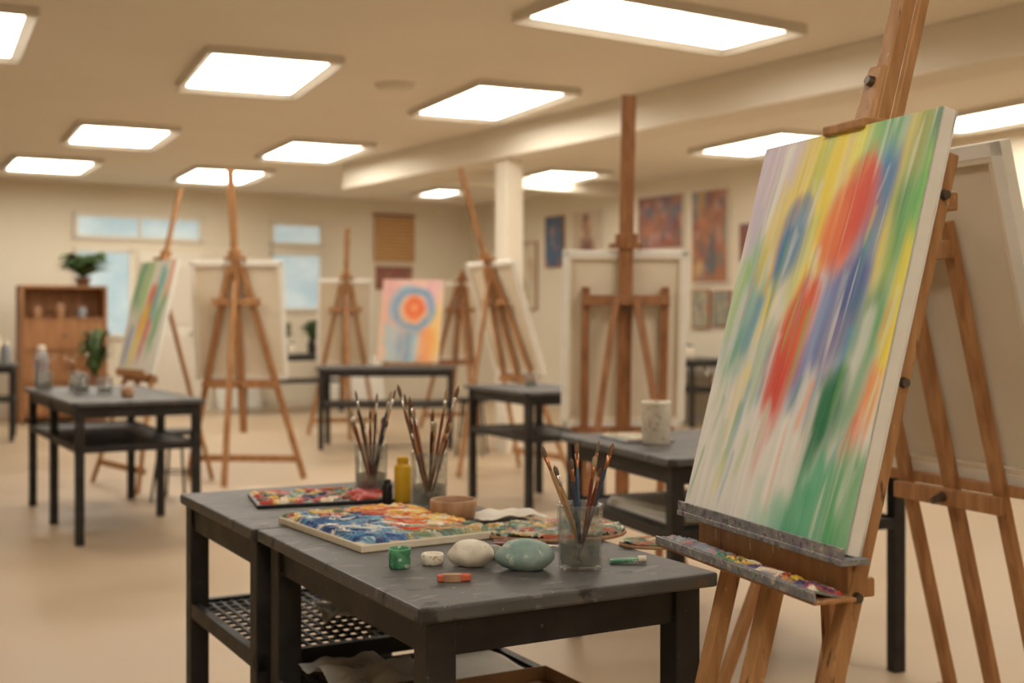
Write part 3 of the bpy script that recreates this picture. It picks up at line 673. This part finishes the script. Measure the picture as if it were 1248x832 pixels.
def sheet(label, loc, rz, w, l, seed, amp=.004, mat='paper', name='paper_sheet', cat='paper', freq=12):
    n = 26; bm = bmesh.new(); g = []
    for j in range(n + 1):
        row = []
        for i in range(n + 1):
            x, y = (i / n - .5) * w, (j / n - .5) * l
            z = .001 + amp * (mnoise.noise(Vector((x * freq + seed, y * freq, 0))) + 1)
            row.append(bm.verts.new((x, y, z)))
        g.append(row)
    for j in range(n):
        for i in range(n): bm.faces.new((g[j][i], g[j][i + 1], g[j + 1][i + 1], g[j + 1][i]))
    bb = B(); bb.bm.free(); bb.bm = bm
    t = top(name, label, cat, loc, (0, 0, rz))
    o = bb.done('sheet', mat, t, smooth=True)
    md = o.modifiers.new('s', 'SOLIDIFY'); md.thickness = .0008
    return t
sheet('crumpled white paper towel on grey tabletop', (-.01, 2.66, .7505), .5, .15, .10, 3, .012, freq=22)
t = top('paint_palette', 'narrow strip palette with dabs of paint on easel tray', 'palette')
tray_local = pl(xo + .006, s0 + .0036, .029)
t.matrix_world = Matrix.Translation(et.location) @ Matrix.Rotation(hr, 4, 'Z') @ Matrix.Translation(tray_local) @ Matrix.Rotation(-hth, 4, 'X')
b = B(); b.box((0, 0, .002), (.43, .058, .003)); b.done('palette_board', 'alu', t, .001)
def cf_tr(u, v, rng):
    if u < .4: return pick(rng, [(150, 156, 170), (170, 176, 180), (120, 140, 150), (200, 150, 150)])
    return pick(rng, [(240, 196, 66), (110, 60, 106), (194, 70, 58), (80, 130, 94), (230, 220, 200), (78, 68, 118), (214, 136, 74)])
impasto_obj('paint_layer', t, impasto(250, 40, .425, .055, cf_tr, 31, 105, .007, size=(.004, .009)), .0038, (140, 142, 152), margin=.3)

# ------------------------------------------------------------------ brushes & jars
MESH = {}
def brush_meshes(hm, fm, bmx, L, wide):
    key = (hm, fm, bmx, round(L, 3), wide)
    if key in MESH: return MESH[key]
    a = B(); hl = L * .78
    a.lathe([(0, 0), (.0016, .002), (.0022, hl * .2), (.0032, hl * .75), (.0038, hl * .9), (.0026, hl)], 10)
    o1 = a.done('handle', hm, smooth=True)
    a = B(); k = 1.35 if wide else .9
    a.lathe([(.0026, hl - .002), (.0030, hl + .002), (.0030 * k, hl + L * .11), (0, hl + L * .11)], 10); o2 = a.done('ferrule', fm, smooth=True)
    a = B(); h0 = hl + L * .109
    a.lathe([(.0027 * k, h0), (.0034 * k, h0 + L * .04), (.0030 * k, h0 + L * .075), (.0006, L - .002), (0, L)], 10); o3 = a.done('bristles', bmx, smooth=True)
    res = [o1.data, o2.data, o3.data]
    for o in (o1, o2, o3): bpy.data.objects.remove(o)
    MESH[key] = res; return res
def brush(label, p0, p1, hm, fm, bx, L, wide, group):
    d = (p1 - p0).normalized()
    t = top('paintbrush', label, 'brush', p0, d.to_track_quat('Z', 'Y').to_euler(), group)
    for me, nm in zip(brush_meshes(hm, fm, bx, L, wide), ('handle', 'ferrule', 'bristles')):
        o = bpy.data.objects.new(nm, me); COL.objects.link(o); o.parent = t
LBL = {'hand_red': 'paintbrush with maroon handle standing in a jar', 'hand_tan': 'paintbrush with bare wood handle standing in a jar', 'hand_dark': 'paintbrush with dark handle standing in a jar', 'hand_blue': 'paintbrush with blue handle standing in a jar'}
def jar(label, loc, r, h, nb, seed, Lr=(.17, .22), spread=1.0, water=True, group='brushes in a jar'):
    t = top('glass_jar', label, 'jar', loc)
    w = .0028
    b = B(); b.lathe([(0, 0), (r * .9, 0), (r * .94, .003), (r, h * .95), (r * 1.02, h - .002), (r * 1.01, h), (r - w, h - .001), (r * .94 - w, .008), (0, .007)], 40)
    b.done('jar_body', 'glass', t, smooth=True)
    if water:
        b = B(); b.lathe([(0, .009), (r * .94 - w - .0012, .010), (r * .96 - w - .001, h * .40), (0, h * .40)], 32); b.done('paint_water', 'water', t, smooth=False)
    rg = random.Random(seed); loc = Vector(loc)
    for k in range(nb):
        ph = 2 * math.pi * k / nb + rg.uniform(-.3, .3)
        rb = r * rg.uniform(-.5, .25) * spread; rt = (r - .009) * rg.uniform(.75, 1)
        p0 = loc + Vector((rb * math.cos(ph), rb * math.sin(ph), .0125)); p1 = loc + Vector((rt * math.cos(ph), rt * math.sin(ph), h))
        hm = rg.choice(['hand_red', 'hand_tan', 'hand_dark', 'hand_tan', 'hand_blue', 'hand_dark', 'hand_red'])
        Ls = rg.choice([Lr[0], (Lr[0] * .6 + Lr[1] * .4), (Lr[0] * .25 + Lr[1] * .75), Lr[1]])
        brush(LBL[hm], p0, p1, hm, rg.choice(['ferrule', 'ferrule', 'ferrule_c']), rg.choice(['brist', 'brist_w', 'brist', 'brist_g']), Ls, rg.random() > .5, group)
jar('clear glass jar of brushes standing near stones', (.118, 2.135, .7505), .040, .112, 9, 3, (.15, .215), group='brushes in the nearest jar')
jar('clear glass jar crowded with brushes beside yellow bottle', (-.19, 2.83, .7505), .043, .128, 15, 5, (.19, .28), .7, group='brushes beside the yellow bottle')
jar('clear glass jar of brushes behind the dark palette', (-.35, 3.06, .7505), .042, .122, 13, 8, (.18, .26), .7, group='brushes behind the dark palette')
jar('short glass jar of brushes on rear black table', (.80, 4.60, .7505), .045, .12, 9, 12, (.2, .28), .8, group='brushes on the rear table')
jar('glass jar with brushes on black table near easel', (-2.62, 7.4, .7505), .045, .12, 6, 14, (.2, .26), .8, group='brushes on the left table')
jar('glass jar with brushes on black table near easel', (-2.86, 7.55, .7505), .045, .12, 6, 24, (.2, .28), .8, group='brushes on the left table')
jar('empty glass water jar on black table', (-2.35, 7.1, .7505), .045, .10, 0, 15)
jar('empty glass water jar on black table', (-2.5, 7.15, .7505), .045, .12, 0, 17)
jar('empty glass water jar on small table', (.12, 7.9, .7505), .04, .09, 0, 16)

def bottle(label, loc, r, h, bodymat, capmat, name='paint_bottle'):
    t = top(name, label, 'bottle', loc)
    b = B(); b.lathe([(0, 0), (r * .92, 0), (r, .004), (r, h * .76), (r * .9, h * .81), (r * .6, h * .85), (r * .6, h * .88), (0, h * .88)], 28); b.done('bottle_body', bodymat, t, smooth=True)
    b = B(); b.lathe([(0, h * .86), (r * .7, h * .86), (r * .68, h * .97), (r * .5, h), (0, h)], 24); b.done('bottle_cap', capmat, t)
bottle('yellow plastic paint bottle beside brush jar', (-.258, 2.905, .7505), .020, .108, 'yellow', 'yellow')
bottle('short black paint bottle beside yellow bottle', (-.290, 2.86, .7505), .012, .06, 'blackplastic', 'blackplastic')
c20, s20 = math.cos(math.radians(20)), math.sin(math.radians(20))
for i, (dx, dy, hh, rr_, m1) in enumerate([(.80, .45, .28, .05, 'cream'), (.66, .4, .34, .05, 'bluegrey'), (.90, .2, .22, .05, 'bluegrey'), (.52, .45, .3, .05, 'paper'), (.75, .2, .16, .05, 'clay')]):
    bottle('tall grey-blue supply bottle on the dark table' if m1 == 'bluegrey' else 'pale supply bottle on the dark table', (-5.75 + dx * c20 - dy * s20, 11.6 + dx * s20 + dy * c20, .7505), rr_, hh, m1, 'blackplastic' if m1 == 'paper' else 'cream')
bottle('tall clear-grey supply bottle on black table', (-2.98, 7.79, .7505), .040, .27, 'bluegrey', 'cream')
c34, s34 = math.cos(math.radians(34)), math.sin(math.radians(34))
for k in range(6):
    dx, dy = .15 + .08 * (k % 2), .2 + .22 * k
    m1 = ['cream', 'bluegrey', 'clay', 'yellow', 'paper', 'green'][k]
    bottle('supply jar on dark table below wall paintings', (rt.x + dx * c34 - dy * s34, rt.y + dx * s34 + dy * c34, .7505), .055, .16 + .05 * (k % 3), m1, 'blackplastic')
for k in range(5):
    dx, dy = .15 + .27 * k, .10
    bottle('small supply jar on dark rear table', (-3.3 + dx * c34 - dy * s34, 15.1 + dx * s34 + dy * c34, .7505), .05, .15 + .04 * (k % 2), ['bluegrey', 'clay', 'cream', 'blackplastic', 'bluegrey'][k], 'blackplastic')

def pot_like(name, label, cat, loc, prof, mat, part='body', rot=(0, 0, 0)):
    t = top(name, label, cat, loc, rot); b = B(); b.lathe(prof, 40); b.done(part, mat, t, smooth=True); return t
t = pot_like('clay_bowl', 'shallow tan clay water bowl on grey tabletop', 'bowl', (-.125, 2.625, .7505),
         [(0, 0), (.036, 0), (.043, .004), (.050, .030), (.050, .046), (.0475, .049), (.045, .046), (.042, .012), (0, .009)], 'clay', 'bowl_body')
b = B(); b.lathe([(0, .038), (.0445, .038), (.0445, .034), (0, .034)], 32); b.done('paint_water', 'water', t)
t = pot_like('paint_cup', 'small cup coated in green paint', 'cup', (-.195, 2.135, .7505), [(0, 0), (.017, 0), (.0185, .004), (.020, .032), (.0185, .035), (.017, .032), (.016, .006), (0, .005)], 'green', 'cup_body')
b = B(); b.lathe([(0, .026), (.0168, .026), (.0166, .02), (0, .02)], 24); b.done('paint', 'green', t)
t = pot_like('paint_cup', 'tiny cream dish beside the green cup', 'cup', (-.140, 2.165, .7505), [(0, 0), (.017, 0), (.0195, .004), (.020, .018), (.018, .020), (.016, .017), (.015, .006), (0, .005)], 'cream_s', 'cup_body')
b = B(); b.lathe([(0, .014), (.0158, .014), (.0156, .01), (0, .01)], 24); b.done('paint', 'paper', t)
t = pot_like('mug', 'cream ceramic mug with faint painted pattern', 'mug', (.50, 4.27, .7505), [(0, 0), (.044, 0), (.049, .006), (.050, .140), (.052, .148), (.048, .148), (.046, .142), (.045, .01), (0, .009)], 'cream_s', 'mug_body', (0, 0, 1.2))
b = B()
pts = [Vector((.048 + .022 * math.sin(math.pi * i / 10), 0, .115 - .08 * i / 10)) for i in range(11)]
for p, q_ in zip(pts[:-1], pts[1:]): b.cyl(p, q_, .0065, seg=10)
b.done('mug_handle', 'cream_s', t, smooth=True)
def stone(label, loc, sx, sy, sz, mat, seed, rz=0):
    t = top('stone', label, 'stone', loc, (0, 0, rz))
    b = B(); bmesh.ops.create_icosphere(b.bm, subdivisions=4, radius=1)
    for v in b.bm.verts:
        n = mnoise.noise(v.co * 1.3 + Vector((seed, 0, 0))) * .12
        c = v.co * (1 + n); c.z = max(c.z, -.82)
        v.co = Vector((c.x * sx / 2, c.y * sy / 2, (c.z + .82) / 1.82 * sz))
    b.done('stone_body', mat, t, smooth=True)
stone('smooth cream egg-shaped stone on tabletop', (-.072, 2.155, .7505), .078, .062, .047, 'stone_w', 2)
stone('flat pale teal stone on tabletop', (.022, 2.125, .7505), .098, .07, .054, 'stone_t', 2)
stone('small grey pebble between larger stones', (-.03, 2.215, .7505), .035, .032, .026, 'stone_g', 9)
t = top('pastel_stick', 'short red pastel stick with cream paper wrap', 'pastel', (-.095, 2.025, .7505), (0, 0, .12))
b = B(); b.box((0, 0, .006), (.056, .013, .012)); b.done('stick', 'red', t, .003)
b = B(); b.box((-.004, 0, .0062), (.030, .0142, .0128)); b.done('wrapper', 'clay', t, .001)
t = top('paint_tube', 'flattened green paint tube lying on the table', 'tube', (.203, 2.175, .7505), (0, 0, .05))
b = B(); b.bar((-.03, 0, .004), (.02, 0, .007), .02, .006, (0, 1, 0)); b.done('tube_body', 'green', t, .002)
b = B(); b.cyl((.02, 0, .007), (.034, 0, .007), .0065, seg=12); b.done('tube_cap', 'cream', t)
t = top('palette_knife', 'palette knife with wooden handle lying on the table', 'palette knife', (-.035, 2.325, .7505), (0, 0, -.1))
b = B(); b.cyl((0, 0, .008), (.09, 0, .008), .007, .005, 12); b.done('handle', 'hand_red', t, smooth=False)
b = B(); b.bar((.09, 0, .006), (.16, 0, .004), .016, .0012, (0, 1, 0), w2=.006); b.done('blade', 'ferrule', t)

# objects on lower shelves
SZ, SZ2 = .4515, .4815
t = top('cardboard_tray', 'shallow open cardboard tray on wire shelf', 'tray', ft(.32, .30, SZ), (0, 0, math.radians(TA)))
b = B(); w, l, h = .36, .36, .03
b.box((0, 0, .002), (w, l, .004)); b.box((w / 2, 0, h / 2), (.004, l, h)); b.box((-w / 2, 0, h / 2), (.004, l, h)); b.box((0, l / 2, h / 2), (w, .004, h)); b.box((0, -l / 2, h / 2), (w, .004, h))
b.done('tray_body', 'card', t, .001)
sheet('rumpled pale grey cloth lying on wire shelf', ft(.17, .63, SZ), .7, .18, .22, 8, .028, mat='cloth', name='rag', cat='cloth', freq=19)
sheet('rumpled pale cloth lying on wire shelf', ft(.33, 1.05, SZ2), .3, .20, .18, 12, .022, mat='cloth', name='rag', cat='cloth', freq=19)
sheet('sheet of grey paper lying on wire shelf', ft(.40, .62, SZ), .5, .20, .22, 5, .004)
def t5(a, l, z): return Vector((.485 + a * c20 - l * s20, 3.8 + a * s20 + l * c20, z))
for i in range(3):
    t = top('drawing_board', 'white drawing board stacked on a table shelf', 'board', t5(.30 + .02 * i, .45, .5085 + .0125 * i), (0, 0, math.radians(20) + .12 * i), 'boards on the table shelf')
    b = B(); b.box((0, 0, .006), (.38, .5, .012)); b.done('board', 'paper', t, .001)
t = top('paint_palette', 'grey palette with paint smears on rear table', 'palette', t5(.18, .60, .7505), (0, 0, .3))
b = B(); b.box((0, 0, .005), (.18, .26, .01)); b.done('palette_board', 'bluegrey', t, .002)
impasto_obj('paint_layer', t, impasto(40, 50, .17, .25, cf_mix, 39, 60, .006), .0105, (140, 140, 140), margin=.2)
pot_like('paint_pot', 'small tan paint pot on black table', 'pot', (-2.15, 6.88, .7505), [(0, 0), (.03, 0), (.034, .005), (.036, .05), (.03, .055), (.0, .05)], 'clay')

# stools
def stool(label, x, y, h=.5):
    t = top('stool', label, 'stool', (x, y, 0))
    b = B(); b.lathe([(0, h - .03), (.14, h - .03), (.15, h - .02), (.15, h - .005), (.14, h), (0, h)], 32); b.done('seat', 'blackplastic', t)
    for k in range(4):
        a = math.pi / 5 + k * math.pi / 2
        b = B(); b.cyl((.165 * math.cos(a), .165 * math.sin(a), 0), (.10 * math.cos(a), .10 * math.sin(a), h - .03), .009, seg=10); b.done('leg', 'blackplastic', t, smooth=True)
    b = B()
    for k in range(4):
        a = math.pi / 5 + k * math.pi / 2; a2 = a + math.pi / 2; r2 = .14
        b.cyl((r2 * math.cos(a), r2 * math.sin(a), .18), (r2 * math.cos(a2), r2 * math.sin(a2), .18), .006, seg=8)
    b.done('footrest', 'blackplastic', t)
stool('black stool with thin metal legs behind work table', -2.22, 8.12, .46)
stool('black stool with thin metal legs near rear table', -.35, 10.75, .5)

# ------------------------------------------------------------------ cabinet, plants
t = top('wooden_cabinet', 'honey-brown wooden cabinet with open shelves and drawers', 'cabinet', (-5.25, 14.35, 0), (0, 0, math.radians(30)))
W, D, Hh = .95, .4, 1.58
for xx in (-W / 2 + .015, W / 2 - .015):
    b = B(); b.box((xx, 0, Hh / 2), (.03, D, Hh)); b.done('side_panel', 'wood_cab', t, .002)
b = B(); b.box((0, D / 2 - .01, Hh / 2), (W - .06, .02, Hh)); b.done('back_panel', 'wood_cab', t)
for z in (.08, .45, .82, 1.19, Hh - .015):
    b = B(); b.box((0, -.01, z), (W - .06, D - .03, .03)); b.done('shelf', 'wood_cab', t, .002)
for z in (.265, .635, 1.005):
    b = B(); b.box((0, -D / 2 + .012, z), (W - .07, .02, .32)); dr = b.done('drawer', 'wood_cab', t, .004)
    b = B(); b.cyl((0, -D / 2, z), (0, -D / 2 - .03, z), .015); b.done('knob', 'steel', dr)
c30, s30 = math.cos(math.radians(30)), math.sin(math.radians(30))
for k in range(3):
    dx = -.28 + .25 * k
    bottle('small supply jar on cabinet shelf', (-5.25 + dx * c30 + .05 * s30, 14.35 + dx * s30 - .05 * c30, 1.207), .05, .14 + .04 * (k % 2), ['clay', 'clay', 'bluegrey'][k], 'clay')
def plant(label, loc, potr, poth, n, R, Hh, seed):
    t = top('potted_plant', label, 'plant', loc); rg = random.Random(seed)
    b = B(); b.lathe([(0, 0), (potr * .75, 0), (potr, poth), (potr * 1.08, poth), (potr * 1.08, poth * .85), (potr * .9, poth * .84), (potr * .88, poth * .9), (0, poth * .9)], 24); b.done('pot', 'pot', t)
    b = B()
    for i in range(n):
        a = rg.uniform(0, 6.28); L = rg.uniform(.5, 1) * R; up = rg.uniform(.3, 1) * Hh; w = rg.uniform(.03, .055) * max(R / .3, .7)
        prev = None; sd = Vector((-math.sin(a), math.cos(a), rg.uniform(-.3, .3)))
        for k in range(7):
            u = k / 6; p = Vector((math.cos(a) * L * u, math.sin(a) * L * u, poth * .9 + up * math.sin(u * 2.2))); ww = w * math.sin(math.pi * (u * .92 + .04)) if k else .006
            c = (b.bm.verts.new(p - sd * ww), b.bm.verts.new(p + sd * ww))
            if prev: b.bm.faces.new((prev[0], prev[1], c[1], c[0]))
            prev = c
    b.done('foliage', 'leaf', t, smooth=True)
plant('leafy green potted plant on top of wooden cabinet', (-5.02, 14.40, 1.581), .09, .10, 110, .36, .30, 3)
for i, (dx, R, hh) in enumerate([(.28, .19, .4), (.68, .17, .3), (1.10, .2, .35)]):
    plant('green potted plant on the dark rear table', (-3.3 + dx * c34 - .36 * s34, 15.1 + dx * s34 + .36 * c34, .7505), .08, .12, 45, R, hh, 10 + i)
plant('tall green plant in a floor pot by the cabinet', (-4.74, 14.0, 0), .15, .55, 50, .24, .62, 30)

# ------------------------------------------------------------------ world & camera
w = bpy.data.worlds.new('world'); scene.world = w; w.use_nodes = True
w.node_tree.nodes['Background'].inputs['Color'].default_value = (.9, .85, .78, 1)
w.node_tree.nodes['Background'].inputs['Strength'].default_value = .3
cam = bpy.data.cameras.new('camera'); co = bpy.data.objects.new('camera', cam); COL.objects.link(co)
co.location = (0, 0, H_CAM); co.rotation_euler = (math.pi / 2, 0, 0)
cam.sensor_width = 36; cam.lens = 1500 / 1248 * 36; cam.shift_y = -26 / 1248
cam.dof.use_dof = True; cam.dof.focus_distance = 1.95; cam.dof.aperture_fstop = 3.6
cam.clip_start = .05
scene.camera = co
scene.view_settings.view_transform = 'Standard'
